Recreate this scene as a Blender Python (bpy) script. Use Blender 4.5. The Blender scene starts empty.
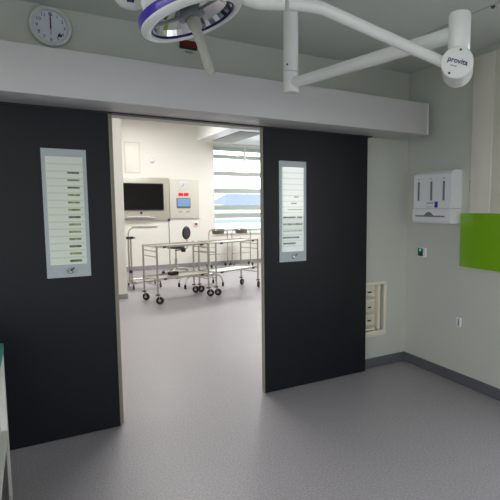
import bpy, bmesh, math, random
from mathutils import Vector, Matrix
random.seed(4)
scene = bpy.context.scene
COL = scene.collection
PI = math.pi
V = Vector

# ------------------------------------------------------------------ materials
def new_mat(name):
    m = bpy.data.materials.new(name); m.use_nodes = True
    nt = m.node_tree
    return m, nt, nt.nodes['Principled BSDF']

def srgb(r, g, b):
    f = lambda c: (c/255/12.92) if c/255 <= .04045 else ((c/255+.055)/1.055)**2.4
    return (f(r), f(g), f(b), 1)

def mat(name, col, rough=.5, metal=0, spec=.5, noise=0, nscale=40, bump=0, bscale=200, coat=0, coat_ior=1.5):
    m, nt, b = new_mat(name)
    b.inputs['Roughness'].default_value = rough
    b.inputs['Metallic'].default_value = metal
    b.inputs['Specular IOR Level'].default_value = spec
    b.inputs['Coat Weight'].default_value = coat; b.inputs['Coat IOR'].default_value = coat_ior
    c = srgb(*col)
    tc = nt.nodes.new('ShaderNodeTexCoord')
    n = nt.nodes.new('ShaderNodeTexNoise'); n.inputs['Scale'].default_value = nscale; n.inputs['Detail'].default_value = 3
    nt.links.new(tc.outputs['Object'], n.inputs['Vector'])
    r = nt.nodes.new('ShaderNodeValToRGB')
    k = noise if noise else .01
    r.color_ramp.elements[0].position = .3; r.color_ramp.elements[1].position = .7
    r.color_ramp.elements[0].color = (c[0]*(1-k), c[1]*(1-k), c[2]*(1-k), 1)
    r.color_ramp.elements[1].color = (min(1, c[0]*(1+k)), min(1, c[1]*(1+k)), min(1, c[2]*(1+k)), 1)
    nt.links.new(n.outputs['Fac'], r.inputs['Fac']); nt.links.new(r.outputs['Color'], b.inputs['Base Color'])
    if bump:
        n2 = nt.nodes.new('ShaderNodeTexNoise'); n2.inputs['Scale'].default_value = bscale
        nt.links.new(tc.outputs['Object'], n2.inputs['Vector'])
        bp = nt.nodes.new('ShaderNodeBump'); bp.inputs['Strength'].default_value = bump; bp.inputs['Distance'].default_value = .002
        nt.links.new(n2.outputs['Fac'], bp.inputs['Height']); nt.links.new(bp.outputs['Normal'], b.inputs['Normal'])
    return m

def emit(name, col, strength, base=None):
    m, nt, b = new_mat(name)
    c = srgb(*col)
    b.inputs['Base Color'].default_value = srgb(*(base or (20, 20, 20)))
    b.inputs['Emission Color'].default_value = c
    b.inputs['Emission Strength'].default_value = strength
    b.inputs['Roughness'].default_value = .3
    return m

def floor_mat():
    m, nt, b = new_mat('speckled_vinyl')
    tc = nt.nodes.new('ShaderNodeTexCoord')
    n = nt.nodes.new('ShaderNodeTexNoise'); n.inputs['Scale'].default_value = 95; n.inputs['Detail'].default_value = 4; n.inputs['Roughness'].default_value = .7
    n3 = nt.nodes.new('ShaderNodeTexNoise'); n3.inputs['Scale'].default_value = 1.6; n3.inputs['Detail'].default_value = 2
    nt.links.new(tc.outputs['Object'], n.inputs['Vector']); nt.links.new(tc.outputs['Object'], n3.inputs['Vector'])
    r = nt.nodes.new('ShaderNodeValToRGB')
    r.color_ramp.elements[0].position = .32; r.color_ramp.elements[1].position = .68
    r.color_ramp.elements[0].color = srgb(140, 136, 141); r.color_ramp.elements[1].color = srgb(184, 179, 184)
    nt.links.new(n.outputs['Fac'], r.inputs['Fac'])
    nt.links.new(r.outputs['Color'], b.inputs['Base Color'])
    mr = nt.nodes.new('ShaderNodeMapRange'); mr.inputs['To Min'].default_value = .36; mr.inputs['To Max'].default_value = .46
    nt.links.new(n3.outputs['Fac'], mr.inputs['Value']); nt.links.new(mr.outputs['Result'], b.inputs['Roughness'])
    b.inputs['Specular IOR Level'].default_value = .45
    bp = nt.nodes.new('ShaderNodeBump'); bp.inputs['Strength'].default_value = .12; bp.inputs['Distance'].default_value = .001
    nt.links.new(n.outputs['Fac'], bp.inputs['Height']); nt.links.new(bp.outputs['Normal'], b.inputs['Normal'])
    return m

def glass_mat(name, tint=(1, 1, 1, 1)):
    m = bpy.data.materials.new(name); m.use_nodes = True
    nt = m.node_tree; nt.nodes.clear()
    o = nt.nodes.new('ShaderNodeOutputMaterial'); mx = nt.nodes.new('ShaderNodeMixShader')
    t = nt.nodes.new('ShaderNodeBsdfTransparent'); t.inputs['Color'].default_value = tint
    g = nt.nodes.new('ShaderNodeBsdfGlossy'); g.inputs['Roughness'].default_value = .02
    mx.inputs['Fac'].default_value = .05
    nt.links.new(t.outputs[0], mx.inputs[1]); nt.links.new(g.outputs[0], mx.inputs[2]); nt.links.new(mx.outputs[0], o.inputs[0])
    return m

def frost_mat():
    m = bpy.data.materials.new('frosted_film'); m.use_nodes = True
    nt = m.node_tree; nt.nodes.clear()
    o = nt.nodes.new('ShaderNodeOutputMaterial'); mx = nt.nodes.new('ShaderNodeMixShader')
    t = nt.nodes.new('ShaderNodeBsdfTranslucent'); t.inputs['Color'].default_value = (.42, .47, .43, 1)
    d = nt.nodes.new('ShaderNodeBsdfDiffuse'); d.inputs['Color'].default_value = (.55, .58, .55, 1)
    mx.inputs['Fac'].default_value = .5
    nt.links.new(t.outputs[0], mx.inputs[1]); nt.links.new(d.outputs[0], mx.inputs[2]); nt.links.new(mx.outputs[0], o.inputs[0])
    return m

M = dict(
    wall=mat('painted_wall', (194, 197, 189), .5, noise=.015, nscale=3, bump=.05),
    farwall=mat('cream_wall_panel', (238, 236, 229), .4, noise=.01, nscale=2),
    ceil=mat('ceiling_paint', (204, 209, 204), .8, noise=.015, nscale=3),
    bulk=mat('bulkhead_laminate', (198, 196, 197), .42, noise=.015, nscale=2),
    floor=floor_mat(),
    base=mat('vinyl_coving', (92, 92, 98), .45, noise=.08, nscale=80),
    farbase=mat('far_vinyl_coving', (150, 150, 152), .45, noise=.06, nscale=80),
    door=mat('charcoal_laminate', (21, 24, 30), .45, noise=.05, nscale=60, spec=.25),
    edge=mat('beige_edge_trim', (150, 146, 130), .4, noise=.03),
    track=mat('dark_track', (28, 28, 30), .5),
    plate=mat('grey_steel_plate', (168, 178, 182), .4, metal=.15, noise=.02),
    pane=mat('frosted_vision_glass', (230, 236, 224), .06, noise=.01, coat=1, spec=.6, coat_ior=1.75),
    slit=mat('painted_reflection_green', (104, 116, 84), .08, noise=.5, nscale=55, coat=.6),  # dark green reflection of outdoor trees, painted as colour
    refl_olive=mat('painted_reflection_olive', (146, 152, 108), .1, noise=.55, nscale=42, coat=.6),  # olive tone of the same painted reflection
    slat=mat('pale_line', (206, 216, 204), .12, coat=1, coat_ior=1.5),
    white=mat('white_enamel', (226, 228, 226), .28, noise=.01, coat=.3),
    handle=mat('grey_white_handle', (170, 170, 160), .35),
    offwhite=mat('ivory_plastic', (226, 221, 204), .4, noise=.02),
    plastic=mat('white_plastic', (232, 234, 238), .35, noise=.01),
    grey=mat('grey_plastic', (120, 124, 128), .4, noise=.02),
    dark=mat('dark_grey_plastic', (52, 55, 58), .4, noise=.03),
    black=mat('black_rubber', (16, 16, 18), .5, noise=.05),
    blackvinyl=mat('black_vinyl', (22, 23, 26), .4, noise=.1),
    chrome=mat('brushed_steel', (196, 192, 182), .25, metal=1, noise=.03, nscale=120),
    deck=mat('steel_deck', (224, 222, 214), .3, metal=.9, noise=.03, nscale=60),
    mirror=mat('lamp_reflector', (222, 224, 226), .08, metal=1, noise=.03, nscale=14),
    blue=mat('violet_blue_band', (62, 38, 168), .3, coat=.4),
    navy=mat('navy_print', (30, 28, 92), .5),
    green=mat('lime_green_board', (124, 178, 22), .3, noise=.02, nscale=3, coat=.25),
    beigepanel=mat('beige_panel', (224, 219, 207), .45, noise=.02, nscale=3),
    teal=mat('teal_plastic', (72, 158, 146), .4),
    cart=mat('cart_frame_paint', (206, 204, 198), .4),
    screen=mat('black_screen', (14, 13, 14), .25, spec=.3),
    console=mat('console_steel', (188, 184, 172), .35, metal=.2, noise=.02),
    consoleb=mat('console_ivory', (214, 212, 202), .4),
    clockface=mat('clock_face', (206, 210, 222), .35),
    rim=mat('silver_clock_rim', (206, 212, 208), .3, metal=.15),
    red=mat('red_paint', (170, 40, 36), .4),
    redbtn=mat('red_button', (200, 70, 60), .4),
    ledoff=emit('red_led_display', (150, 20, 14), .09, (60, 8, 6)),
    ledon=emit('lit_red_led', (255, 30, 60), .9, (120, 10, 20)),
    bluescr=emit('lit_blue_screen', (150, 182, 232), .75, (60, 70, 90)),
    greenscr=emit('lit_green_bar', (90, 160, 130), .45, (40, 70, 60)),
    greenled=emit('green_led', (40, 220, 150), .8, (20, 90, 60)),
    tube=emit('light_diffuser', (255, 252, 246), 3.0, (230, 230, 230)),
    film=frost_mat(),
    glass=glass_mat('window_glass'),
    roof=mat('slate_blue_roof', (84, 100, 150), .7, noise=.05, nscale=4),
    build=mat('pale_render', (214, 218, 226), .8),
    ground=mat('pale_paving', (176, 182, 190), .9, noise=.05, nscale=2),
    asphalt=mat('blue_grey_asphalt', (84, 104, 136), .9, noise=.08, nscale=2),
    bounce_ground=mat('bounce_ground_grey', (140, 141, 136), .9, noise=.08, nscale=3),
    bush=mat('hedge_leaves', (58, 84, 40), .8, noise=.5, nscale=9),
    filt=mat('filter_mesh', (150, 150, 142), .6, noise=.06, nscale=90),
    basin=mat('steel_basin', (128, 124, 106), .35, metal=.8),
)

# ------------------------------------------------------------------ mesh building
class MB:
    def __init__(s): s.bm = bmesh.new()
    def _add(s, geo_verts, mtx):
        bmesh.ops.transform(s.bm, matrix=mtx, verts=geo_verts)
    def box(s, lo, hi, bevel=0, seg=2, mtx=None):
        lo, hi = V(lo), V(hi)
        t = bmesh.new()
        bmesh.ops.create_cube(t, size=1)
        sz = hi-lo
        for v in t.verts: v.co = V((v.co.x*sz.x, v.co.y*sz.y, v.co.z*sz.z))+(lo+hi)/2
        if bevel:
            bmesh.ops.bevel(t, geom=t.edges[:], offset=bevel, segments=seg, affect='EDGES', profile=.5)
        if mtx is not None: bmesh.ops.transform(t, matrix=mtx, verts=t.verts[:])
        s.merge(t); return s
    def merge(s, t):
        me = bpy.data.meshes.new('tmp'); t.to_mesh(me); t.free(); s.bm.from_mesh(me); bpy.data.meshes.remove(me)
    def tube(s, pts, r, n=14, cap=True, closed=False):
        pts = [V(p) for p in pts]; k = len(pts)
        rs = r if isinstance(r, (list, tuple)) else [r]*k
        rings = []; prev = None
        for i, p in enumerate(pts):
            if closed: d = (pts[(i+1) % k]-pts[i-1])
            elif i == 0: d = pts[1]-pts[0]
            elif i == k-1: d = pts[-1]-pts[-2]
            else: d = (pts[i+1]-pts[i]).normalized()+(pts[i]-pts[i-1]).normalized()
            d = d.normalized()
            if prev is None:
                a = V((0, 0, 1)) if abs(d.z) < .9 else V((1, 0, 0))
                u = d.cross(a).normalized()
            else:
                u = (prev-d*prev.dot(d)).normalized()
            prev = u; w = d.cross(u)
            rings.append([s.bm.verts.new(p+(u*math.cos(2*PI*j/n)+w*math.sin(2*PI*j/n))*rs[i]) for j in range(n)])
        m = k if closed else k-1
        for i in range(m):
            a, b = rings[i], rings[(i+1) % k]
            for j in range(n):
                s.bm.faces.new((a[j], a[(j+1) % n], b[(j+1) % n], b[j]))
        if cap and not closed:
            s.bm.faces.new(list(reversed(rings[0]))); s.bm.faces.new(rings[-1])
        return s
    def lathe(s, prof, c=(0, 0, 0), axis=(0, 0, 1), n=40, a0=0, a1=2*PI):
        """prof: list of (radius, height along axis)"""
        q = V((0, 0, 1)).rotation_difference(V(axis).normalized()).to_matrix().to_4x4()
        mt = Matrix.Translation(V(c)) @ q
        rings = []
        for (r, h) in prof:
            if r < 1e-6: rings.append([s.bm.verts.new(mt @ V((0, 0, h)))])
            else: rings.append([s.bm.verts.new(mt @ V((r*math.cos(2*PI*j/n), r*math.sin(2*PI*j/n), h))) for j in range(n)])
        for a, b in zip(rings, rings[1:]):
            for j in range(n):
                k = (j+1) % n
                if len(a) == 1 and len(b) == 1: continue
                if len(a) == 1: s.bm.faces.new((a[0], b[k], b[j]))
                elif len(b) == 1: s.bm.faces.new((a[j], a[k], b[0]))
                else: s.bm.faces.new((a[j], a[k], b[k], b[j]))
        return s
    def cyl(s, p, q, r, n=24, bev=0):
        p, q = V(p), V(q); L = (q-p).length
        b = min(bev, r*.9)
        pr = [(0, 0), (r-b, 0), (r, b), (r, L-b), (r-b, L), (0, L)] if b else [(0, 0), (r, 0), (r, L), (0, L)]
        return s.lathe(pr, p, q-p, n)
    def poly(s, pts2, f, depth, n):
        """prism: pts2 outline mapped by f to 3D, extruded along n by depth"""
        n = V(n)*depth
        a = [s.bm.verts.new(V(f(*p))) for p in pts2]; b = [s.bm.verts.new(v.co+n) for v in a]
        s.bm.faces.new(a); s.bm.faces.new(list(reversed(b)))
        for i in range(len(a)):
            j = (i+1) % len(a); s.bm.faces.new((a[i], b[i], b[j], a[j]))
        return s
    def text(s, body, size, mtx, align='CENTER', depth=.0006, bold=0):
        cu = bpy.data.curves.new('t', 'FONT'); cu.body = body; cu.size = size; cu.align_x = align; cu.align_y = 'CENTER'; cu.extrude = depth; cu.offset = bold
        cu.resolution_u = 3
        o = bpy.data.objects.new('t', cu); COL.objects.link(o)
        dg = bpy.context.evaluated_depsgraph_get(); dg.update()
        me = bpy.data.meshes.new_from_object(o.evaluated_get(dg))
        bpy.data.objects.remove(o); bpy.data.curves.remove(cu)
        me.transform(mtx); s.bm.from_mesh(me); bpy.data.meshes.remove(me)
        return s
    def build(s, name, m, parent=None, off=None, smooth=True, flatangle=35):
        bmesh.ops.recalc_face_normals(s.bm, faces=s.bm.faces[:])
        if off is not None:
            bmesh.ops.translate(s.bm, vec=-V(off), verts=s.bm.verts[:])
        me = bpy.data.meshes.new(name); s.bm.to_mesh(me); s.bm.free()
        me.materials.append(m)
        if smooth:
            for p in me.polygons: p.use_smooth = True
            me.set_sharp_from_angle(angle=math.radians(flatangle))
        o = bpy.data.objects.new(name, me); COL.objects.link(o)
        if parent is not None: o.parent = parent
        return o

def tag(o, label, cat, group=None, kind=None):
    o['label'] = label; o['category'] = cat
    if group: o['group'] = group
    if kind: o['kind'] = kind
    return o
def empty(name, loc, label, cat, group=None, rz=0, kind=None):
    o = bpy.data.objects.new(name, None); COL.objects.link(o)
    o.location = loc; o.rotation_euler = (0, 0, rz); o.empty_display_size = .05
    return tag(o, label, cat, group, kind)
def struct(name, mb, m, label, cat):
    o = mb.build(name, m, smooth=False); return tag(o, label, cat, kind='structure')
def copy_tree(o, parent=None):
    c = o.copy(); COL.objects.link(c)
    if parent is not None: c.parent = parent
    for ch in list(o.children): copy_tree(ch, c)
    return c
def B(lo, hi, bevel=0): return MB().box(lo, hi, bevel)

# ------------------------------------------------------------------ dimensions
XR = 3.0276; ZC = 2.69; XL = -2.3; YB = -5.2
FX0, FX1, FY = -1.2, 6.3, 7.8; FZ = 3.36; WT = .14
YD = -.06                                    # door face

# ------------------------------------------------------------------ setting: the two rooms
struct('floor', B((XL-.1, YB-.1, -.1), (FX1+.1, FY+.1, 0)), M['floor'], 'speckled grey vinyl floor running through the doorway', 'floor')
struct('ceiling', B((XL-.1, YB-.1, ZC), (XR+.1, -.001, ZC+.1)), M['ceil'], 'grey ceiling above the dim front room', 'ceiling')
struct('ceiling_theatre', B((FX0, WT, FZ), (FX1, FY, FZ+.1)), M['farwall'], 'white ceiling of the bright room beyond the doors', 'ceiling')
OX0, OX1, OZ = .466, 1.64, 2.086             # the opening in the door wall
w = MB()
w.box((FX0-.1, 0, 0), (OX0, WT, 3.46)); w.box((OX1, 0, 0), (2.50, WT, 3.46)); w.box((OX0, 0, OZ), (OX1, WT, 3.46))
w.box((2.50, 0, 0), (2.760, WT, .345)); w.box((2.50, 0, .772), (2.760, WT, 3.46)); w.box((2.760, 0, 0), (FX1+.1, WT, 3.46))
w.box((XL-.1, 0, 0), (FX0-.1, WT, 3.46)); w.box((2.5, .13, .345), (2.760, WT, .772))
struct('wall_doors', w, M['wall'], 'pale grey wall that carries the two sliding doors', 'wall')
# right wall with a window beyond the frame
RW0, RW1, RZ0, RZ1 = -3.6, -1.75, .75, 2.25
w = MB()
w.box((XR, RW1, 0), (XR+.15, 0, ZC+.1)); w.box((XR, YB, 0), (XR+.15, RW0, ZC+.1))
w.box((XR, RW0, 0), (XR+.15, RW1, RZ0)); w.box((XR, RW0, RZ1), (XR+.15, RW1, ZC+.1))
struct('wall_right', w, M['wall'], 'pale grey side wall with the paper dispenser and green board', 'wall')
LW0, LW1, LZ0, LZ1 = -4.7, -1.7, .45, 2.45  # unseen window opening, added to light the dispenser wall and floor
w = MB()
w.box((XL-.1, YB, 0), (XL, LW0, ZC+.1)); w.box((XL-.1, LW1, 0), (XL, 0, ZC+.1)); w.box((XL-.1, LW0, 0), (XL, LW1, LZ0)); w.box((XL-.1, LW0, LZ1), (XL, LW1, ZC+.1))
struct('wall_left', w, M['wall'], 'pale side wall of the front room opposite the dispenser', 'wall')
w = MB()
BW0, BW1 = -1.9, 2.4
w.box((XL-.1, YB-.1, 0), (BW0, YB, ZC+.1)); w.box((BW1, YB-.1, 0), (XR+.15, YB, ZC+.1))
w.box((.15, YB-.1, .7), (1.4, YB, 2.45)); w.box((BW0, YB-.1, 0), (BW1, YB, .7)); w.box((BW0, YB-.1, 2.45), (BW1, YB, ZC+.1))
struct('wall_rear', w, M['wall'], 'pale wall with a window behind the viewer', 'wall')
# theatre shell
WX0, WX1, WZ0, WZ1 = 3.83, 5.95, .80, 2.95
w = MB()
w.box((FX0-.1, FY, 0), (WX0, FY+.15, 3.46)); w.box((WX1, FY, 0), (FX1+.1, FY+.15, 3.46))
w.box((WX0, FY, 0), (WX1, FY+.15, WZ0)); w.box((WX0, FY, WZ1), (WX1, FY+.15, 3.46))
struct('wall_back', w, M['farwall'], 'cream far wall with console panel and striped window', 'wall')
struct('wall_theatre_left', B((FX0-.1, WT, 0), (FX0, FY, 3.46)), M['farwall'], 'cream side wall of the far room', 'wall')
struct('wall_theatre_right', B((FX1, WT, 0), (FX1+.1, FY, 3.46)), M['farwall'], 'cream side wall beyond the striped window', 'wall')
struct('wall_nib', B((FX0, 4.55, 0), (1.247, 4.85, FZ)), M['farwall'], 'cream wall nib just inside the doorway beside the tray stand', 'wall')
def base(name, lo, hi, m, label):
    struct(name, B(lo, hi, .004), m, label, 'skirting')
base('baseboard_doors', (2.0, -.014, 0), (XR, 0, .09), M['base'], 'dark grey coved skirting below the wall vent')
base('baseboard_right', (XR-.014, YB, 0), (XR, -.014, .09), M['base'], 'dark grey coved skirting below the dispenser wall')
base('baseboard_back', (FX0, FY-.014, 0), (FX1, FY, .10), M['farbase'], 'mid grey skirting along the far cream wall')
base('baseboard_nib', (FX0, 4.536, 0), (1.255, 4.55, .075), M['farbase'], 'mid grey skirting at the foot of the wall nib')
# frame of the opening
j = MB()
j.box((.449, -.010, 0), (OX0+.006, WT+.004, OZ+.004)); j.box((OX1-.006, -.010, 0), (OX1+.02, WT+.004, OZ+.004))
struct('trim_1', j, M['edge'], 'beige metal frame lining the doorway', 'door frame')
# bulkhead over the doors
b = MB(); b.box((XL, -.378, 2.088), (2.895, 0, 2.344), .004)
o = b.build('trim_2', M['bulk']); tag(o, 'long pale grey bulkhead casing above the black sliding doors', 'bulkhead', kind='structure')
e = B((2.893, -.380, 2.086), (2.907, 0, 2.346), .002); e.build('end_cap', M['white'], o)
t = B((XL, -.068, 2.080), (2.56, -.004, 2.089)); t.build('track', M['track'], o)
js = MB()
for x in (-.35,): js.box((x-.0015, -.3786, 2.09), (x+.0015, -.377, 2.342))
js.build('joint', M['plate'], o)
# ceiling joints
cj = MB()
for x in (-1.2, 2.43): cj.box((x-.004, YB, ZC-.003), (x+.004, 0, ZC+.001))
for y in (-3.7, -2.5): cj.box((XL, y-.004, ZC-.003), (XR, y+.004, ZC+.001))
struct('trim_3', cj, mat('ceiling_joint', (176, 180, 176), .7), 'thin jointing strips across the front ceiling', 'ceiling strip')

# ------------------------------------------------------------------ windows
def frame_y(x0, x1, z0, z1, y0, y1, t, mull=()):
    f = MB()
    f.box((x0, y0, z0), (x0+t, y1, z1)); f.box((x1-t, y0, z0), (x1, y1, z1))
    f.box((x0+t, y0, z0), (x1-t, y1, z0+t)); f.box((x0+t, y0, z1-t), (x1-t, y1, z1))
    for x in mull: f.box((x-.022, y0, z0+t), (x+.022, y1, z1-t))
    return f
_f = frame_y(WX0, WX1, WZ0, WZ1, FY+.03, FY+.11, .035)
_f.box((4.658, FY+.03, 2.60), (4.702, FY+.11, 2.92)); _f.box((WX0+.03, FY+.04, 2.585), (WX1-.03, FY+.10, 2.61))
o = _f.build('window_1', M['white'], smooth=False)
tag(o, 'large bright window with grey frosted stripes in the far wall', 'window', kind='structure')
B((WX0+.03, FY+.068, WZ0+.03), (WX1-.03, FY+.074, WZ1-.03)).build('glass_pane', M['glass'], o, smooth=False)
fb = MB()
for z0, z1 in ((2.82, 2.915), (2.63, 2.73), (2.21, 2.32), (1.78, 1.905), (1.366, 1.49), (1.166, 1.29), (.835, .89)):
    fb.box((WX0+.035, FY+.058, z0), (WX1-.035, FY+.066, z1))
fb.build('frosted_stripes', M['film'], o, smooth=False)
B((WX0-.01, FY-.03, WZ0-.03), (WX1+.01, FY+.03, WZ0)).build('sill', M['white'], o, smooth=False)
def frame_x(y0, y1, z0, z1, x0, x1, t, mull=()):
    f = MB()
    f.box((x0, y0, z0), (x1, y0+t, z1)); f.box((x0, y1-t, z0), (x1, y1, z1))
    f.box((x0, y0+t, z0), (x1, y1-t, z0+t)); f.box((x0, y0+t, z1-t), (x1, y1-t, z1))
    for y in mull: f.box((x0, y-.02, z0+t), (x1, y+.02, z1-t))
    return f
o = frame_x(RW0, RW1, RZ0, RZ1, XR+.03, XR+.11, .04, (-2.9,)).build('window_2', M['white'], smooth=False)
tag(o, 'white framed window in the side wall past the green board', 'window', kind='structure')
B((XR+.068, RW0+.03, RZ0+.03), (XR+.074, RW1-.03, RZ1-.03)).build('glass_pane', M['glass'], o, smooth=False)
for n_, (x0, x1) in enumerate(((BW0, .15), (1.4, BW1))):
    o = frame_y(x0, x1, .7, 2.45, YB-.08, YB-.02, .04).build('window_%d' % (3+n_), M['white'], smooth=False)
    tag(o, ('wider', 'narrower')[n_]+' white framed window in the wall behind the viewer', 'window', kind='structure')
    B((x0+.03, YB-.053, .73), (x1-.03, YB-.047, 2.42)).build('glass_pane', M['glass'], o, smooth=False)

o = frame_x(LW0, LW1, LZ0, LZ1, XL-.08, XL-.02, .04, (-3.2,)).build('window_5', M['white'], smooth=False)  # frame of the added out-of-view window
tag(o, 'added wide window, out of view, lighting the dispenser wall and floor', 'window', kind='structure')
B((XL-.053, LW0+.03, LZ0+.03), (XL-.047, LW1-.03, LZ1-.03)).build('glass_pane', M['glass'], o, smooth=False)  # glass of the added out-of-view window

# ------------------------------------------------------------------ outdoors
g = B((-60, 8.2, -.45), (80, 90, -.15))
struct('bounce_ground', B((-60, -60, -.45), (3.3, 8.2, -.16)), M['bounce_ground'], 'unseen mid grey ground toned to temper bounce light indoors', 'bounce_ground')  # unseen ground, darkened so less light bounces up to the bulkhead
struct('reflector_ground', B((3.3, -60, -.45), (80, 8.2, -.16)), M['ground'], 'unseen pale ground added to brighten the vision panel reflection', 'reflector_ground')  # unseen ground, kept pale so the door pane mirrors something bright
struct('ground', g, M['ground'], 'pale paving outside the windows', 'ground')
struct('road', B((10, 37, -.15), (60, 46, -.12)), M['asphalt'], 'blue grey road outside the striped window', 'road')
bl = (34, 62, -.15)
bo = empty('building', bl, 'low pale building with a slate blue roof outside the window', 'building')
B((22, 58, -.15), (46, 68, 1.5)).build('wall', M['build'], bo, bl, smooth=False)
rf = MB(); rf.poly([(57.5, 1.45), (62, 3.1), (66.5, 1.45)], lambda y, z: (22.5+(z-1.45)*1.2, y, z), 8.3, (1, 0, 0)); rf.build('roof', M['roof'], bo, bl, smooth=False)
rf = MB(); rf.poly([(57.3, 1.45), (62, 3.6), (66.7, 1.45)], lambda y, z: (31+(z-1.45)*1.6, y, z), 2.0, (1, 0, 0)); rf.build('roof', M['roof'], bo, bl, smooth=False)

# ------------------------------------------------------------------ black sliding doors
def sliding_door(n, x0, x1, wx0, wx1, label, refl_strips, seal):
    loc = ((x0+x1)/2, -.036, .006)
    d = empty('door_%d' % n, loc, label, 'sliding door', kind='structure')
    lf = MB(); lf.box((x0, YD, .006), (x1, -.013, 2.10), .002); lf.build('leaf', M['door'], d, loc, smooth=False)
    sl = MB(); sl.box((seal[0], YD+.002, .004), (seal[1], -.012, 2.098), .002); sl.build('edge_seal', M['edge'], d, loc, smooth=False)
    z0, z1 = 1.047, 1.839
    px0, px1, pz0, pz1 = wx0+.021, wx1-.021, 1.127, 1.793
    f = MB()
    f.box((wx0, YD-.006, z0), (px0, YD+.004, z1)); f.box((px1, YD-.006, z0), (wx1, YD+.004, z1))
    f.box((px0, YD-.006, pz1), (px1, YD+.004, z1)); f.box((px0, YD-.006, z0), (px1, YD+.004, pz0))
    vp = f.build('vision_panel', M['plate'], d, loc, smooth=False)
    B((px0, YD-.003, pz0), (px1, YD+.003, pz1)).build('pane', M['pane'], vp, loc, smooth=False)
    ln = MB()
    n_ = 15; dz = (pz1-pz0)/n_
    for k in range(1, n_): ln.box((px0+.004, YD-.0036, pz0+k*dz-.004), (px1-.004, YD-.002, pz0+k*dz+.004))
    ln.build('etched_lines', M['slat'], vp, loc, smooth=False)
    for zc, xa, xb, h, kind in refl_strips:
        B((xa, YD-.0042, zc-h/2), (xb, YD-.002, zc+h/2)).build('reflection_slit', M[kind], vp, loc, smooth=False)  # strips carry a painted reflection of outdoor greenery
    kx = (wx0+wx1)/2+.004; kz = 1.087
    kn = MB(); kn.lathe([(0, 0), (.011, 0), (.011, .006), (.016, .008), (.016, .016), (.012, .020), (0, .020)], (kx, YD-.006, kz), (0, -1, 0), 20)
    kb = kn.build('knob', M['chrome'], vp, loc)
    lv = MB(); lv.tube([(kx, YD-.024, kz), (kx+.012, YD-.028, kz+.012), (kx+.024, YD-.028, kz+.022)], .0042, 8); lv.build('knob_lever', M['dark'], vp, loc)
    return d
sl = []
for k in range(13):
    t = k/12; sl.append((1.696-.547*t, .194-.007*t, .262-.007*t, .011+.004*t, 'refl_olive' if k % 2 or k in (4, 8) else 'slit'))  # green and olive strips of the painted reflection
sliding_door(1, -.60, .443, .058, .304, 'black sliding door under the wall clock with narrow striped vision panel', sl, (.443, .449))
sr = [(1.400, 1.69, 1.70+.10, .012, 'slit'), (1.400, 1.815, 1.862, .012, 'slit'), (1.345, 1.69, 1.862, .014, 'refl_olive'), (1.292, 1.69, 1.862, .007, 'refl_olive'), (1.240, 1.685, 1.835, .013, 'slit'), (1.193, 1.69, 1.80, .014, 'slit'),  # strips of the painted reflection
      (1.46, 1.73, 1.862, .006, 'refl_olive'), (1.51, 1.76, 1.81, .010, 'refl_olive'), (1.56, 1.79, 1.83, .009, 'refl_olive')]
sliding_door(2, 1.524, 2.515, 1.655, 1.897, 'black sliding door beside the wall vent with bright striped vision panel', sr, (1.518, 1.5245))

# ------------------------------------------------------------------ wall things in the front room
def wall_y(x, z, d=0): return Matrix.Translation((x, -d, z)) @ Matrix.Rotation(PI/2, 4, 'X')     # text facing -y
# clock
cx, cz, R = .148, 2.566, .117
loc = (cx, 0, cz)
c = empty('wall_clock', loc, 'round silver rimmed wall clock above the bulkhead reading twelve', 'clock')
m = MB(); m.lathe([(0, 0), (R-.004, 0), (R, .006), (R, .026), (R-.006, .036), (R-.020, .036), (R-.026, .026), (R-.026, .018)], loc, (0, -1, 0), 56); m.build('rim', M['rim'], c, loc)
m = MB(); m.lathe([(0, .018), (R-.025, .018), (R-.025, .014), (0, .014)], loc, (0, -1, 0), 48); m.build('face', M['clockface'], c, loc)
for k in range(1, 13):
    m = MB(); a = PI/2-k*PI/6; m.text(str(k), .028, wall_y(cx+.073*math.cos(a), cz+.073*math.sin(a), .0186)); m.build('numeral', M['black'], c, loc, smooth=False)
m = MB(); m.box((cx-.0035, -.0215, cz-.012), (cx+.0035, -.020, cz+.052)); m.build('hour_hand', M['black'], c, loc, smooth=False)
m = MB(); m.box((cx-.0026, -.0235, cz-.015), (cx+.0026, -.022, cz+.078)); m.build('minute_hand', M['black'], c, loc, smooth=False)
m = MB(); m.box((cx-.0014, -.0252, cz-.05), (cx+.0014, -.024, cz+.04)); m.cyl((cx, -.018, cz), (cx, -.0262, cz), .005, 14); m.build('second_hand', M['red'], c, loc, smooth=False)
m = MB(); m.box((cx+.036, -.0196, cz-.052), (cx+.058, -.0186, cz-.036)); m.poly([(0, 0), (.010, 0), (.005, .009)], lambda x, z: (cx+.042+x, -.0186, cz-.035+z), .001, (0, -1, 0)); m.build('emblem', M['navy'], c, loc, smooth=False)
# red LED clock
loc = (.984, 0, 2.59)
d = empty('digital_clock', loc, 'small black box with dark red display above the doorway', 'digital clock')
m = MB(); m.box((.925, -.035, 2.574), (1.043, 0, 2.625), .003); m.build('housing', M['black'], d, loc)
m = MB(); m.box((.934, -.0368, 2.581), (.980, -.034, 2.618)); m.box((.985, -.0368, 2.581), (1.034, -.034, 2.618)); m.build('display', M['ledoff'], d, loc, smooth=False)
o = B((.965, -.004, 2.552), (1.015, .002, 2.560)).build('name_plate', M['grey'], smooth=False)
tag(o, 'tiny grey strip fixed below the dark red display', 'label strip')
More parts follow.
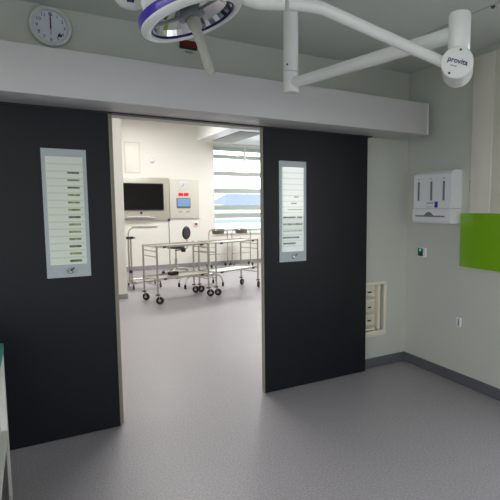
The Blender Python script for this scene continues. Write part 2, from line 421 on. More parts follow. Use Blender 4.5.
# vent / pressure damper in the wall
loc = (2.60, 0, .324)
v = empty('wall_vent', loc, 'beige framed wall vent with three tilted flaps beside the black door', 'vent')
m = MB()
m.box((2.45, -.012, .292), (2.792, 0, .345), .003); m.box((2.45, -.012, .772), (2.792, 0, .802), .003)
m.box((2.760, -.012, .345), (2.792, 0, .772), .003); m.box((2.45, -.012, .345), (2.503, 0, .772), .003)
m.build('frame', M['offwhite'], v, loc)
m = MB(); m.box((2.503, .062, .345), (2.759, .128, .772)); m.build('back_plate', M['offwhite'], v, loc, smooth=False)
m = MB(); m.box((2.708, .006, .347), (2.732, .062, .770), .003); m.build('side_rail', M['offwhite'], v, loc)
for k in range(3):
    z = (.352, .478, .620)[k]
    m = MB(); m.poly([(.004, z), (.004, z+.016), (.012, z+.020), (.057, z+.034), (.057, z+.006)], lambda y, q: (2.504, y, q), .166, (1, 0, 0))
    fl = m.build('flap', M['offwhite'], v, loc, smooth=False)
    m = MB(); m.box((2.628, .054, z+.068), (2.664, .064, z+.080)); m.build('flap_catch', M['dark'], fl, loc, smooth=False)
# paper towel dispenser
y0, y1, z0, z1 = -.652, -.225, 1.345, 1.785
loc = (XR, (y0+y1)/2, z0)
p = empty('towel_dispenser', loc, 'white paper towel dispenser on the side wall with three grey slots', 'dispenser')
m = MB()
m.poly([(XR+.002, z0+.125), (2.902, z0+.125), (2.902, z1-.035), (2.908, z1-.026), (2.935, z1-.004), (2.945, z1), (XR+.002, z1)], lambda x, z: (x, y0, z), y1-y0, (0, 1, 0))
bd = m.build('body', M['plastic'], p, loc, smooth=True, flatangle=25)
m = MB(); m.poly([(XR+.002, z0), (2.908, z0), (2.892, z0+.02), (2.892, z0+.112), (2.897, z0+.122), (XR+.002, z0+.122)], lambda x, z: (x, y0-.003, z), y1-y0+.006, (0, 1, 0)); lw = m.build('lower_tray', M['plastic'], p, loc, flatangle=25)
m = MB(); m.box((2.8895, -.600, z0+.052), (2.893, -.262, z0+.064)); m.poly([(-.055+.11*i/12, .03*math.sin(PI*i/12)) for i in range(13)], lambda y, z: (2.8895, -.42+y, z0+.064+z), .0034, (1, 0, 0)); m.build('paper_slot', M['grey'], lw, loc, smooth=False)
for yy in (-.285, -.435, -.575):
    m = MB(); m.box((2.8995, yy-.011, 1.535), (2.904, yy+.011, 1.695), .002); m.build('viewing_slot', M['grey'], bd, loc, smooth=False)
    m = MB(); m.box((2.900, yy-.010, 1.712), (2.904, yy+.010, 1.718)); m.build('slot_mark', M['grey'], bd, loc, smooth=False)
m = MB(); m.box((2.9, -.512, 1.476), (2.904, -.478, 1.526)); m.build('sticker', M['blue'], bd, loc, smooth=False)
m = MB(); m.box((2.9, -.462, 1.510), (2.904, -.385, 1.517)); m.box((2.9, -.45, 1.480), (2.904, -.375, 1.483)); m.build('printed_line', M['grey'], bd, loc, smooth=False)
o = B((XR-.012, -.735, 1.60), (XR+.002, -.692, 1.69), .003).build('blank_plate', M['wall']); tag(o, 'small pale cover plate between the dispenser and the beige panel', 'cover plate')
# isolator with green light, and a spur plate
loc = (XR, -.225, 1.072)
s = empty('door_switch', loc, 'small switch below the towel dispenser with green light', 'switch')
m = MB(); m.box((XR-.012, -.268, 1.030), (XR+.002, -.174, 1.113), .003); m.build('plate', M['plastic'], s, loc)
m = MB(); m.box((XR-.020, -.237, 1.036), (XR-.011, -.182, 1.107), .003); m.build('sensor', M['dark'], s, loc)
m = MB(); m.lathe([(0, .005), (.009, .004), (.012, 0)], (XR-.020, -.210, 1.091), (-1, 0, 0), 14); m.build('light', M['greenled'], s, loc)
loc = (XR, -.664, .522)
s = empty('wall_socket', loc, 'small pale outlet plate low on the side wall', 'socket')
m = MB(); m.box((XR-.010, -.690, .484), (XR+.002, -.640, .560), .003); m.build('plate', M['plastic'], s, loc)
m = MB(); m.box((XR-.014, -.676, .492), (XR-.009, -.664, .552), .001); m.build('rocker', M['grey'], s, loc)
# green board + beige panel
o = MB().box((XR-.034, -1.70, .998), (XR+.002, -.678, 1.432), .003).build('green_board', M['green']); tag(o, 'lime green splash board on the side wall', 'board')
loc = (XR, -1.6, 1.432)
pn = empty('wall_panel', loc, 'tall beige panel with pale seam above the green board', 'panel')
B((XR-.022, -.934, 1.432), (XR, -.752, 2.635), .002).build('panel', M['beigepanel'], pn, loc)
B((XR-.022, -1.72, 1.432), (XR, -.946, 2.635), .002).build('panel', M['beigepanel'], pn, loc)
B((XR-.026, -.946, 1.432), (XR, -.934, 2.635), .001).build('seam_strip', M['white'], pn, loc)
o = MB().lathe([(0, 0), (.014, 0), (.010, .012), (0, .014)], (2.446, -1.363, ZC), (0, 0, -1), 18).build('ceiling_stud', M['dark']); tag(o, 'tiny dark stud on the ceiling above the beige panel', 'stud')

# ------------------------------------------------------------------ hospital cart at the frame edge
loc = (-.45, -1.30, 0)
ct = empty('supply_cart', loc, 'white framed supply cart with teal top standing before the door under the clock', 'cart')
cx0, cx1, cy0, cy1 = -.76, -.148, -1.80, -.80
m = MB().box((cx0-.004, cy0-.004, .823), (cx1+.002, cy1+.002, .864), .004); m.build('top', M['teal'], ct, loc)
for x in (cx0, cx1-.03):
    for y in (cy0, cy1-.03):
        B((x, y, .11), (x+.03, y+.03, .823), .004).build('post', M['cart'], ct, loc)
for z in (.11, .43):
    m = MB(); m.box((cx0+.03, cy1-.028, z), (cx1-.03, cy1-.002, z+.028)); m.box((cx0+.03, cy0+.002, z), (cx1-.03, cy0+.028, z+.028))
    m.box((cx0+.002, cy0+.03, z), (cx0+.028, cy1-.03, z+.028)); m.box((cx1-.028, cy0+.03, z), (cx1-.002, cy1-.03, z+.028)); m.build('rail', M['cart'], ct, loc, smooth=False)
    B((cx0+.028, cy0+.028, z+.004), (cx1-.028, cy1-.028, z+.018)).build('shelf', M['plastic'], ct, loc, smooth=False)
B((cx1-.020, cy0+.03, .138), (cx1-.012, cy1-.03, .43)).build('side_panel', M['dark'], ct, loc, smooth=False)
B((cx0+.03, cy1-.018, .138), (cx1-.03, cy1-.012, .80)).build('back_panel', M['dark'], ct, loc, smooth=False)
for x in (cx0+.015, cx1-.015):
    for y in (cy0+.015, cy1-.015):
        m = MB(); m.cyl((x-.012, y, .04), (x+.012, y, .04), .04, 20, .006); m.tube([(x, y, .115), (x, y, .085)], .008); m.box((x-.018, y-.02, .075), (x+.018, y+.02, .088)); m.box((x-.018, y-.008, .035), (x-.014, y+.008, .08)); m.box((x+.014, y-.008, .035), (x+.018, y+.008, .08)); m.build('caster', M['dark'], ct, loc)

# ------------------------------------------------------------------ ceiling-hung examination light
Rv, Dv, Fv = V((.861, -.509, 0)), V((-.049, -.083, -.995)), V((.506, .857, -.096))
px, py = 1.221, -1.072
loc = (px, py, ZC)
L = empty('examination_light', loc, 'white ceiling hung examination lamp with violet ringed head on jointed arms', 'medical lamp')
m = MB(); m.lathe([(0, 0), (.15, 0), (.15, -.02), (.06, -.05), (0, -.05)], loc, (0, 0, 1), 40); m.build('ceiling_plate', M['white'], L, loc)
m = MB(); m.cyl((px, py, ZC-.04), (px, py, 2.203), .040, 32, .002); m.build('post', M['white'], L, loc)
m = MB(); m.cyl((px, py, 2.201), (px, py, 2.096), .0412, 32, .003); po = m.build('post_joint', M['white'], L, loc)
q = V((-.475*.88-.861*.47, -.883*.88+.509*.47, 0)); m = MB(); m.cyl(V((px, py, 2.232))+q*.038, V((px, py, 2.232))+q*.0415, .0055, 12); m.build('screw', M['dark'], L, loc)
el = V((1.430, -2.035, 0))
m = MB(); m.tube([V((px, py, 2.142)).lerp(V((el.x, el.y, 2.150)), .03), V((px, py, 2.142)).lerp(V((el.x, el.y, 2.150)), .98)], [.027, .031], 24); m.build('lower_arm', M['white'], L, loc)
m = MB(); m.lathe([(0, 2.078), (.036, 2.078), (.041, 2.086), (.041, 2.213), (.0385, 2.220), (.034, 2.222), (0, 2.222)], (el.x, el.y, 0), (0, 0, 1), 36); m.build('elbow', M['white'], L, loc)
hx = V((.748, .664, 0)); hc = V((1.353, -2.098, 2.015)); hb = hc+hx*.145
m = MB(); m.cyl(hc, hb, .0575, 48, .004); hub = m.build('hub', M['white'], L, loc)
# local frame of the hub's face
fr = V((hx.y, -hx.x, 0)); up = V((0, 0, 1))
FM = Matrix((fr.to_4d(), up.to_4d(), (-hx).to_4d(), (0, 0, 0, 1))).transposed()
for i in range(3): FM[3][i] = 0
def face(a, b, rot=0, d=.0): 
    mt = Matrix.Translation(hc+fr*a+up*b-hx*d) @ FM @ Matrix.Rotation(rot, 4, 'Z')
    return mt
m = MB(); m.text('provita', .0255, face(.003, .004, math.radians(-19), .0004), bold=.0006); m.build('lettering', M['navy'], hub, loc, smooth=False)
m = MB(); m.box((-.012, -.0014, -.0004), (.012, .0014, .0006), mtx=face(-.012, -.011, math.radians(-19), .0002)); m.build('printed_line', M['grey'], hub, loc, smooth=False)
for a, b in ((.012, .043), (-.026, -.036)):
    q = hc+fr*a+up*b; m = MB(); m.cyl(q+hx*.002, q-hx*.0015, .0045, 12); m.build('screw', M['dark'], hub, loc)
dc = V((.535, -1.597, 2.171)); dn = V((.346, -.089, -.93)).normalized()
e1 = (Rv-dn*Rv.dot(dn)).normalized(); e2 = dn.cross(e1)
rimp = dc+e1*.195-dn*.010
bend = V((.915, -1.842, 2.209)); hs = hc+hx*.08-fr*.03+up*.015
pts = [hs, hs.lerp(bend, .5), hs.lerp(bend, .95)]
a, b_, c_ = hs.lerp(bend, .95), bend, V((.83, -1.792, 2.217))
for k in range(1, 7):
    t = k/6; pts.append(a*(1-t)**2+b_*2*t*(1-t)+c_*t*t)
m = MB(); m.tube(pts, [.0205, .0215, .0220]+[.0225]*6, 24); m.build('spring_arm', M['white'], L, loc)
m = MB(); m.tube([V((.818, -1.785, 2.219)), V((.735, -1.732, 2.226)), V((.722, -1.724, 2.228)), V((.70, -1.71, 2.228)), rimp+e1*.02], [.0262, .0262, .024, .018, .018], 24); yk = m.build('swivel', M['white'], L, loc)
m = MB(); q = rimp; m.cyl(q+e1*.012, q-e1*.03, .024, 28, .006); m.build('bearing', M['white'], L, loc)
# lamp head: profile along dn (positive = towards the patient)
m = MB(); m.lathe([(0, -.115), (.05, -.113), (.105, -.098), (.150, -.070), (.176, -.040), (.180, -.034)], dc, dn, 72); hd = m.build('lamp_shell', M['white'], L, loc)
m = MB(); m.lathe([(.178, -.040), (.1885, -.036), (.1905, -.022), (.1885, -.009), (.178, -.009)], dc, dn, 72); m.build('violet_band', M['blue'], hd, loc)
m = MB(); m.lathe([(.178, -.009), (.189, -.008), (.190, 0), (.184, .007), (.168, .012), (.160, .010), (.157, .002), (.157, -.006)], dc, dn, 72); m.build('front_rim', M['white'], hd, loc)
m = MB(); m.lathe([(.157, .004), (.1555, .0045), (.152, .003), (.152, -.004)], dc, dn, 64); m.build('lens_edge', M['navy'], hd, loc)
m = MB(); m.lathe([(.156, 0), (.14, -.022), (.11, -.045), (.07, -.062), (.03, -.070), (0, -.072)], dc, dn, 40); m.build('reflector', M['mirror'], hd, loc, flatangle=3)
m = MB(); m.lathe([(.030, -.07), (.036, -.06), (.036, -.02), (.050, -.018), (.050, -.006), (.030, 0), (.026, .008), (0, .008)], dc, dn, 32); m.build('bulb_holder', M['grey'], hd, loc)
for k in range(3):
    m = MB(); a = k*2*PI/3+.6; d_ = e1*math.cos(a)+e2*math.sin(a); m.tube([dc+d_*.045-dn*.012, dc+d_*.150-dn*.006], .006, 10); m.build('bulb_bracket', M['grey'], hd, loc)
m = MB(); m.lathe([(.026, .005), (.024, .04), (.0185, .055), (.0165, .10), (.0155, .17), (.0160, .22), (.0160, .268), (.013, .274), (0, .275)], dc, (V((.541, -1.762, 1.946))-dc), 28); m.build('handle', M['handle'], hd, loc)
m = MB(); q = dc-e1*.135-dn*.055; m.cyl(q, q-dn*.06, .022, 24, .004); m.build('shell_knob', M['white'], hd, loc)
# pod beside the lamp
loc = (.362, -1.37, ZC)
pd = empty('ceiling_pod', loc, 'white rounded pod with small dark display hanging beside the lamp head', 'ceiling pod')
m = MB(); m.lathe([(0, 2.246), (.02, 2.249), (.040, 2.258), (.056, 2.276), (.064, 2.305), (.066, 2.36), (.060, 2.40), (.03, 2.42), (0, 2.42)], (.362, -1.37, 0), (0, 0, 1), 40); m.build('pod', M['white'], pd, loc)
m = MB(); m.cyl((.362, -1.37, 2.41), (.362, -1.37, ZC), .025, 24); m.build('stem', M['white'], pd, loc)
q = V((.362, -1.37, 2.264)); tc = V((-.357+.03, -3.34+1.366, 0)).normalized(); tr = V((-tc.y, tc.x, 0))
o_ = q+tc*.046
fm = Matrix(((tr.x, tc.x, 0, o_.x), (tr.y, tc.y, 0, o_.y), (0, 0, 1, o_.z), (0, 0, 0, 1)))
m = MB(); m.box((-.013, -.014, -.006), (.013, .006, .009), .002, mtx=fm); m.build('display', M['navy'], pd, loc)

# ------------------------------------------------------------------ far room: trolleys
CH = 'steel instrument trolleys'
def make_trolley(label, LX):
    t = empty('instrument_trolley', (0, 0, 0), label, 'trolley', CH)
    LY, H = .45, .885
    for x in (0, LX):
        for y in (0, LY):
            m = MB(); m.tube([(x, y, .135), (x, y, H)], .0145, 12); m.lathe([(0, H), (.0145, H), (.010, H+.008), (0, H+.010)], (x, y, 0), (0, 0, 1), 12); m.build('post', M['chrome'], t)
            m = MB(); m.cyl((x, y, .136), (x, y, .150), .036, 22, .004); m.build('bumper', M['black'], t)
            a = random.uniform(-1.2, .6); dx, dy = math.cos(a), math.sin(a)
            wc = V((x+dx*.028, y+dy*.028, .058)); ax = V((-dy, dx, 0))
            m = MB(); m.lathe([(0, -.014), (.034, -.014), (.034, -.013), (.053, -.013), (.058, -.009), (.058, .009), (.053, .013), (.034, .013), (.034, .014), (0, .014)], wc, ax, 26); c = m.build('caster_wheel', M['black'], t)
            m = MB(); m.cyl(wc-ax*.0155, wc+ax*.0155, .022, 18); m.build('hub_cap', M['chrome'], c)
            m = MB(); m.tube([V((x, y, .137)), V((x, y, .118))], .010, 10)
            for s in (-1, 1): m.tube([V((x, y, .122)), wc+ax*.021*s+V((0, 0, .052)), wc+ax*.021*s], .006, 8)
            m.build('caster_fork', M['chrome'], t)
    for z in (.858, .368):
        m = MB(); m.box((.010, .010, z), (LX-.010, LY-.010, z+.006))
        m.box((.010, .004, z-.004), (LX-.010, .012, z+.024)); m.box((.010, LY-.012, z-.004), (LX-.010, LY-.004, z+.024))
        m.box((.004, .012, z-.004), (.012, LY-.012, z+.024)); m.box((LX-.012, .012, z-.004), (LX-.004, LY-.012, z+.024)); sh = m.build('deck', M['deck'], t, smooth=False)
        for x in (.10, LX-.14): B((x, -.004, z-.012), (x+.055, .006, z+.014), .002).build('rail_clip', M['dark'], sh)
    for x in (0, LX):
        for z in (.80, .715, .29):
            m = MB(); m.tube([(x, .01, z), (x, LY-.01, z)], .008, 10); m.build('rung', M['chrome'], t)
    m = MB(); m.tube([(.01, LY, .29), (LX-.01, LY, .29)], .008, 10); m.build('rung', M['chrome'], t)
    return t
tA = make_trolley('steel two tier trolley standing in front of the black stool', .888)
tA.location = (1.568, 3.827, 0); tA.rotation_euler.z = .251
tB = make_trolley('steel two tier trolley in front of the basin stands, partly hidden by a door', .96)
tB.location = (2.565, 4.060, 0); tB.rotation_euler.z = .353

c_, s_ = math.cos(.251), math.sin(.251)
fx, fy = 1.568+c_*.42-s_*.30, 3.827+s_*.42+c_*.30
o = MB().box((-.075, -.05, 0), (.075, .05, .055), .012).build('foot_pedal', M['black']); o.location = (fx, fy, .3745); o.rotation_euler.z = .25
tag(o, 'black box shaped foot pedal lying on the lower shelf of a trolley', 'pedal')

# tray stand (overbed instrument table)
loc = (1.46, 5.52, 0)
ms = empty('tray_stand', loc, 'tall steel tray stand on wheels beside the wall nib', 'tray stand')
m = MB()
for x in (1.448, 1.490): m.tube([(x, 5.52, .10), (x, 5.52, .905)], .016, 12)
m.build('column', M['chrome'], ms, loc)
m = MB(); m.box((1.415, 5.49, .885), (1.535, 5.55, .93), .006); m.cyl((1.535, 5.52, .905), (1.57, 5.52, .905), .012, 12); m.build('clamp', M['dark'], ms, loc)
m = MB(); m.tube([(1.450, 5.52, .90), (1.450, 5.52, .98), (1.475, 5.52, 1.05), (1.52, 5.52, 1.082), (1.60, 5.52, 1.088)], .010, 12); m.build('bracket', M['chrome'], ms, loc)
m = MB(); m.box((1.53, 5.36, 1.080), (1.93, 5.66, 1.094)); m.box((1.53, 5.36, 1.09), (1.93, 5.368, 1.112)); m.box((1.53, 5.652, 1.09), (1.93, 5.66, 1.108)); m.box((1.53, 5.368, 1.09), (1.538, 5.652, 1.108)); m.box((1.922, 5.368, 1.09), (1.93, 5.652, 1.108)); m.build('tray', M['deck'], ms, loc, smooth=False)
m = MB(); m.box((1.42, 5.25, .10), (1.52, 5.80, .135), .006); m.tube([(1.47, 5.30, .117), (1.95, 5.30, .117)], .014, 12); m.tube([(1.47, 5.75, .117), (1.95, 5.75, .117)], .014, 12); m.build('base_frame', M['chrome'], ms, loc)
m = MB(); m.cyl((1.47, 5.49, .30), (1.47, 5.47, .30), .028, 16, .004); m.build('height_knob', M['navy'], ms, loc)
for x, y in ((1.47, 5.27), (1.47, 5.78), (1.94, 5.30), (1.94, 5.75)):
    m = MB(); m.cyl((x-.011, y, .045), (x+.011, y, .045), .045, 20, .005); m.tube([(x, y, .11), (x, y, .085)], .012); m.build('caster', M['black'], ms, loc)

# stool
loc = (2.62, 6.80, 0)
st = empty('operator_stool', loc, 'chrome stool with black seat and black backrest in the far room', 'stool')
m = MB(); m.tube([(2.62, 6.80, .10), (2.62, 6.80, .34)], .028, 14); m.tube([(2.62, 6.80, .34), (2.62, 6.80, .57)], .018, 14); m.build('column', M['chrome'], st, loc)
m = MB(); m.lathe([(0, .565), (.17, .565), (.19, .580), (.19, .605), (.17, .625), (0, .632)], (2.62, 6.80, 0), (0, 0, 1), 30); m.build('seat', M['blackvinyl'], st, loc)
m = MB(); m.tube([(2.62, 6.80, .555), (2.76, 6.72, .55), (2.83, 6.69, .565), (2.845, 6.69, .62), (2.83, 6.70, .82)], .013, 10); m.build('back_arm', M['chrome'], st, loc)
m = MB(); m.lathe([(0, -.022), (.10, -.018), (.125, 0), (.10, .018), (0, .022)], (0, 0, 0), (0, 1, 0), 28)
bmesh.ops.transform(m.bm, matrix=Matrix.Translation((2.83, 6.70, .895)) @ Matrix.Rotation(math.radians(35), 4, 'Z') @ Matrix.Rotation(math.radians(12), 4, 'Y') @ Matrix.Diagonal((1.12, 1.3, 1.16, 1)), verts=m.bm.verts[:]); m.build('backrest', M['blackvinyl'], st, loc)
m = MB(); m.box((2.70, 6.62, .49), (2.79, 6.70, .575), .015); m.tube([(2.74, 6.66, .54), (2.56, 6.60, .535)], .012, 10); m.build('adjuster', M['black'], st, loc)
for k in range(5):
    a = k*2*PI/5+.35; ex, ey = 2.62+.27*math.cos(a), 6.80+.27*math.sin(a)
    m = MB(); m.tube([(2.62, 6.80, .135), (2.62+.14*math.cos(a), 6.80+.14*math.sin(a), .118), (ex, ey, .092)], [.022, .018, .014], 10); lg = m.build('leg', M['chrome'], st, loc)
    m = MB(); m.cyl((ex-.02*math.sin(a), ey+.02*math.cos(a), .038), (ex+.02*math.sin(a), ey-.02*math.cos(a), .038), .038, 18, .006); m.tube([(ex, ey, .095), (ex, ey, .07)], .008); m.build('caster', M['black'], lg, loc)

# drip stand
loc = (2.372, 6.32, 0)
dp = empty('drip_stand', loc, 'thin steel pole stand with dark tip between console and stool', 'pole stand')
m = MB(); m.tube([(2.372, 6.32, .07), (2.372, 6.32, 1.175)], .012, 12); m.build('pole', M['chrome'], dp, loc)
m = MB(); m.lathe([(0, 1.162), (.024, 1.166), (.027, 1.19), (.020, 1.212), (0, 1.216)], (2.372, 6.32, 0), (0, 0, 1), 18); m.build('tip', M['navy'], dp, loc)
for k in range(4):
    a = k*PI/2+.5; m = MB(); ex, ey = 2.372+.2*math.cos(a), 6.32+.2*math.sin(a)
    m.tube([(2.372, 6.32, .09), (ex, ey, .055)], .011, 10); lg = m.build('leg', M['chrome'], dp, loc)
    m = MB(); m.lathe([(0, 0), (.022, 0), (.022, .05), (.012, .062), (0, .062)], (ex, ey, 0), (0, 0, 1), 14); m.build('foot', M['black'], lg, loc)

# step / footstool behind the trolleys
loc = (2.55, 5.02, 0)
fs = empty('step_stool', loc, 'low steel footstool with black rubber tipped bent legs behind the trolleys', 'footstool')
def arch(x0, y0, x1, y1, h):
    P = []
    for k in range(9):
        a = PI/2*k/8; P.append((x0+(1-math.cos(a))*.10*(1 if x1 > x0 else -1), y0+(y1-y0)*.05*(1-math.cos(a)), .04+(h-.04)*math.sin(a)))
    for k in range(9):
        a = PI/2*(1-k/8); P.append((x1-(1-math.cos(a))*.10*(1 if x1 > x0 else -1), y1-(y1-y0)*.05*(1-math.cos(a)), .04+(h-.04)*math.sin(a)))
    return P
for (a, b, c, d) in ((2.245, 5.18, 2.92, 5.26), (2.285, 4.92, 2.975, 4.88)):
    m = MB(); m.tube(arch(a, b, c, d, .215), .012, 10); lg = m.build('leg_frame', M['chrome'], fs, loc)
    for x, y in ((a, b), (c, d)):
        m = MB(); m.lathe([(0, 0), (.021, 0), (.019, .07), (0, .072)], (x, y, 0), (0, 0, 1), 14); m.build('foot', M['black'], lg, loc)
m = MB(); m.box((2.42, 4.86, .225), (2.80, 5.26, .243), .004); m.build('tread', M['deck'], fs, loc)

# basin stands
BS = 'basin stands'
def make_basin_stand(label):
    t = empty('basin_stand', (0, 0, 0), label, 'basin stand', BS)
    n = 24
    for s in (-1, 1):
        P = [(s*.235, 0, .11), (s*.235, 0, .84)]
        P += [(s*(.235-.06*(1-math.cos(PI/2*k/5))), 0, .84+.06*math.sin(PI/2*k/5)) for k in range(1, 6)]
        P += [(s*.155, 0, .90)]
        m = MB(); m.tube(P, .011, 10); m.build('leg', M['chrome'], t)
        m = MB(); m.tube([(s*.235, 0, .115), (s*.235, -.10, .10), (s*.235, -.13, .09)], .011, 10); m.tube([(s*.235, 0, .115), (s*.235, .10, .10), (s*.235, .13, .09)], .011, 10); f = m.build('foot_bar', M['chrome'], t)
        for y in (-.13, .13):
            m = MB(); m.cyl((s*.235-.012, y, .042), (s*.235+.012, y, .042), .042, 18, .005); m.tube([(s*.235, y, .095), (s*.235, y, .075)], .009); m.build('caster', M['black'], f)
    m = MB(); m.tube([(.160*math.cos(2*PI*k/n), .160*math.sin(2*PI*k/n), .90) for k in range(n)], .009, 8, closed=True); m.build('ring', M['chrome'], t)
    m = MB(); m.tube([(-.235, 0, .32), (.235, 0, .32)], .009, 10); m.build('cross_bar', M['chrome'], t)
    m = MB(); m.lathe([(.168, .912), (.160, .908), (.150, .90), (.148, .86), (.138, .808), (0, .80), (0, .804), (.135, .812), (.144, .862), (.147, .903), (.158, .914), (.168, .918), (.168, .912)], (0, 0, 0), (0, 0, 1), 36); m.build('basin', M['basin'], t)
    return t
b1 = make_basin_stand('steel basin stand under the edge of the striped window, nearer the stool')
b1.location = (3.79, 7.40, 0); b1.rotation_euler.z = math.radians(4)
b2 = copy_tree(b1); b2['label'] = 'steel basin stand under the striped window, nearer the black door'
b2.location = (4.37, 7.38, 0); b2.rotation_euler.z = math.radians(-3)

# ------------------------------------------------------------------ far wall things
Y = FY
loc = (2.2, Y, 1.143)
cs = empty('monitor_console', loc, 'grey wall console with large black screen on the far wall', 'monitor')
m = MB(); m.box((1.56, Y-.05, 1.145), (2.752, Y, 2.115), .006); m.build('cabinet', M['console'], cs, loc)
m = MB(); m.box((1.63, Y-.075, 1.372), (2.618, Y-.048, 1.985), .006); mo = m.build('bezel', M['dark'], cs, loc)
m = MB(); m.box((1.65, Y-.078, 1.392), (2.60, Y-.074, 1.968)); m.build('screen', M['screen'], mo, loc, smooth=False)
m = MB(); m.box((1.70, Y-.10, 1.20), (2.40, Y-.05, 1.222), .004); m.box((1.80, Y-.14, 1.222), (2.28, Y-.05, 1.240), .004); m.build('keyboard_shelf', M['white'], cs, loc)
m = MB(); m.lathe([(0, 0), (.028, 0), (.026, .006), (0, .007)], (2.115, Y-.05, 1.315), (0, -1, 0), 18); m.build('badge', M['navy'], cs, loc)
loc = (3.1, Y, 1.18)
sp = empty('control_panel', loc, 'ivory surgical control panel with red display and blue screen on the far wall', 'control panel')
m = MB(); m.box((2.765, Y-.04, 1.18), (3.445, Y, 2.09), .006); m.build('fascia', M['consoleb'], sp, loc)
m = MB(); m.box((2.985, Y-.048, 1.865), (3.165, Y-.038, 2.04), .004); ck = m.build('clock_dial', M['white'], sp, loc)
m = MB(); m.tube([(3.035, Y-.050, 1.91), (3.095, Y-.050, 1.965)], .006, 6); m.tube([(3.095, Y-.050, 1.965), (3.105, Y-.050, 2.0)], .006, 6); m.build('clock_hands', M['grey'], ck, loc)
m = MB(); m.box((2.965, Y-.046, 1.702), (3.075, Y-.038, 1.775), .002); m.box((3.093, Y-.046, 1.702), (3.205, Y-.038, 1.775), .002); m.build('red_display', M['ledon'], sp, loc)
m = MB(); m.box((2.915, Y-.048, 1.415), (3.245, Y-.038, 1.66), .003); sb = m.build('screen_bezel', M['grey'], sp, loc)
m = MB(); m.box((2.945, Y-.051, 1.462), (3.225, Y-.047, 1.645)); m.build('screen', M['bluescr'], sb, loc, smooth=False)
m = MB(); m.box((2.930, Y-.051, 1.425), (3.225, Y-.047, 1.458)); m.build('status_bar', M['greenscr'], sb, loc, smooth=False)
for x in (2.96, 3.14):
    m = MB(); m.box((x, Y-.046, 1.315), (x+.085, Y-.038, 1.36), .003); m.build('button', M['console'], sp, loc)
loc = (3.38, Y, 1.035)
cb = empty('call_button', loc, 'small round red call button below the control panel', 'button')
m = MB(); m.box((3.325, Y-.02, .980), (3.435, Y+.002, 1.09), .004); m.build('plate', M['plastic'], cb, loc)
m = MB(); m.lathe([(0, .02), (.026, .018), (.032, 0)], (3.38, Y-.02, 1.035), (0, -1, 0), 20); m.build('push_cap', M['redbtn'], cb, loc)
loc = (1.97, Y, 2.19)
ap = empty('access_panel', loc, 'square cream access panel high on the far wall', 'access panel')
m = MB(); m.box((1.80, Y-.012, 2.20), (2.14, Y, 2.89), .004); m.build('frame', M['offwhite'], ap, loc)
m = MB(); m.box((1.825, Y-.018, 2.225), (2.115, Y-.010, 2.865), .003); m.build('hatch', M['farwall'], ap, loc)
loc = (2.40, Y, 2.50)
o = MB().lathe([(0, .055), (.03, .052), (.05, .035), (.058, .015), (.058, 0), (0, 0)], loc, (0, -1, 0), 24).build('wall_sensor', M['plastic']); tag(o, 'small round white sensor on the cream wall above the monitor', 'sensor')

# canopy and ceiling lights in the far room
loc = (4.6, 6.3, FZ)
cp = empty('air_canopy', loc, 'white ceiling canopy with grey filter panel near the striped window', 'canopy')
m = MB(); m.box((3.31, 4.9, 2.95), (5.9, 7.42, FZ), .01); m.build('housing', M['white'], cp, loc)
m = MB(); m.box((3.60, 5.5, 2.938), (4.11, 7.2, 2.952), .003); m.build('filter_panel', M['filt'], cp, loc)
def panel_light(x, y, z, sx, sy, label, power, col=(1, .985, .96)):
    l = empty('ceiling_light', (x, y, z), label, 'ceiling light', 'recessed ceiling lights in the far room')
    lc = (x, y, z)
    m = MB(); m.box((x-sx/2-.03, y-sy/2-.03, z-.035), (x+sx/2+.03, y-sy/2, z)); m.box((x-sx/2-.03, y+sy/2, z-.035), (x+sx/2+.03, y+sy/2+.03, z)); m.box((x-sx/2-.03, y-sy/2, z-.035), (x-sx/2, y+sy/2, z)); m.box((x+sx/2, y-sy/2, z-.035), (x+sx/2+.03, y+sy/2, z)); m.build('frame', M['white'], l, lc, smooth=False)
    m = MB(); m.box((x-sx/2, y-sy/2, z-.028), (x+sx/2, y+sy/2, z-.002)); m.build('diffuser', M['tube'], l, lc, smooth=False)
    d = bpy.data.lights.new('panel_lamp', 'AREA'); d.shape = 'RECTANGLE'; d.size = sx*.95; d.size_y = sy*.95; d.energy = power; d.color = col
    lo = bpy.data.objects.new('panel_lamp', d); COL.objects.link(lo); lo.location = (0, 0, -.04); lo.parent = l
panel_light(1.6, 2.4, FZ, 1.2, .6, 'lit ceiling panel above the doorway side of the far room', 58)
panel_light(2.0, 6.0, FZ, 1.2, .6, 'lit ceiling panel above the monitor side of the far room', 64)

panel_light(4.9, 6.3, 2.95, .6, .6, 'added square light panel under the ceiling canopy, out of view', 60)  # added lamp, hidden from the camera, to lift floor bounce onto the canopy
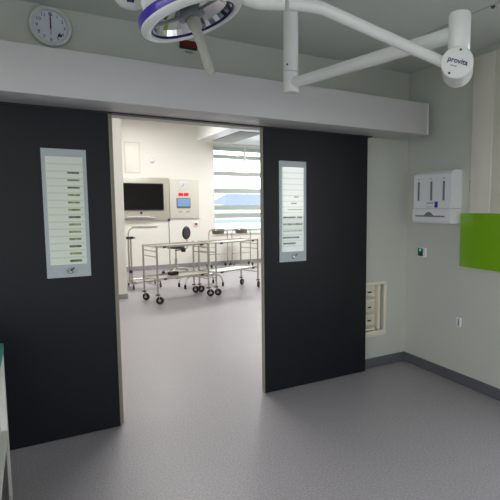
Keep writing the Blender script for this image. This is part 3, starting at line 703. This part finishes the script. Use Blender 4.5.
# ------------------------------------------------------------------ light
wd = bpy.data.worlds.new('sky'); scene.world = wd; wd.use_nodes = True
nt = wd.node_tree; bg = nt.nodes['Background']
tc = nt.nodes.new('ShaderNodeTexCoord'); sx = nt.nodes.new('ShaderNodeSeparateXYZ'); rp = nt.nodes.new('ShaderNodeValToRGB')
nt.links.new(tc.outputs['Generated'], sx.inputs[0]); nt.links.new(sx.outputs['Z'], rp.inputs['Fac']); nt.links.new(rp.outputs['Color'], bg.inputs['Color'])
rp.color_ramp.elements[0].color = (.98, .985, .985, 1); rp.color_ramp.elements[1].color = (.89, .945, 1, 1)
bg.inputs['Strength'].default_value = 5.0
def portal(name, loc, rot, sx_, sy_):
    d = bpy.data.lights.new(name, 'AREA'); d.shape = 'RECTANGLE'; d.size = sx_; d.size_y = sy_; d.cycles.is_portal = True
    o = bpy.data.objects.new(name, d); COL.objects.link(o); o.location = loc; o.rotation_euler = rot
portal('window_daylight', ((WX0+WX1)/2, FY+.14, (WZ0+WZ1)/2), (-PI/2, 0, 0), WX1-WX0, WZ1-WZ0)
portal('window_daylight', (XR+.14, (RW0+RW1)/2, (RZ0+RZ1)/2), (0, PI/2, 0), RZ1-RZ0, RW1-RW0)
portal('window_daylight', ((BW0+BW1)/2, YB-.09, 1.575), (PI/2, 0, 0), BW1-BW0, 1.75)
portal('window_daylight', (XL-.09, (LW0+LW1)/2, (LZ0+LZ1)/2), (0, -PI/2, 0), LZ1-LZ0, LW1-LW0)  # daylight through the added out-of-view window

# ------------------------------------------------------------------ camera
cd = bpy.data.cameras.new('camera'); cam = bpy.data.objects.new('camera', cd); COL.objects.link(cam)
cd.sensor_width = 36; cd.sensor_fit = 'HORIZONTAL'; cd.lens = 36*468.37/500; cd.shift_x = (250-310.27)/500; cd.clip_end = 300; cd.clip_start = .05
cam.location = (0, -3.3408, 1.5)
cam.rotation_euler = (PI/2-.0965, 0, -.5337)
scene.camera = cam
scene.view_settings.view_transform = 'Standard'; scene.view_settings.look = 'None'; scene.view_settings.gamma = 1
scene.view_settings.use_curve_mapping = False
scene.view_settings.exposure = -0.08
scene.cycles.use_denoising = True
scene.cycles.max_bounces = 10; scene.cycles.diffuse_bounces = 6; scene.cycles.sample_clamp_indirect = 8
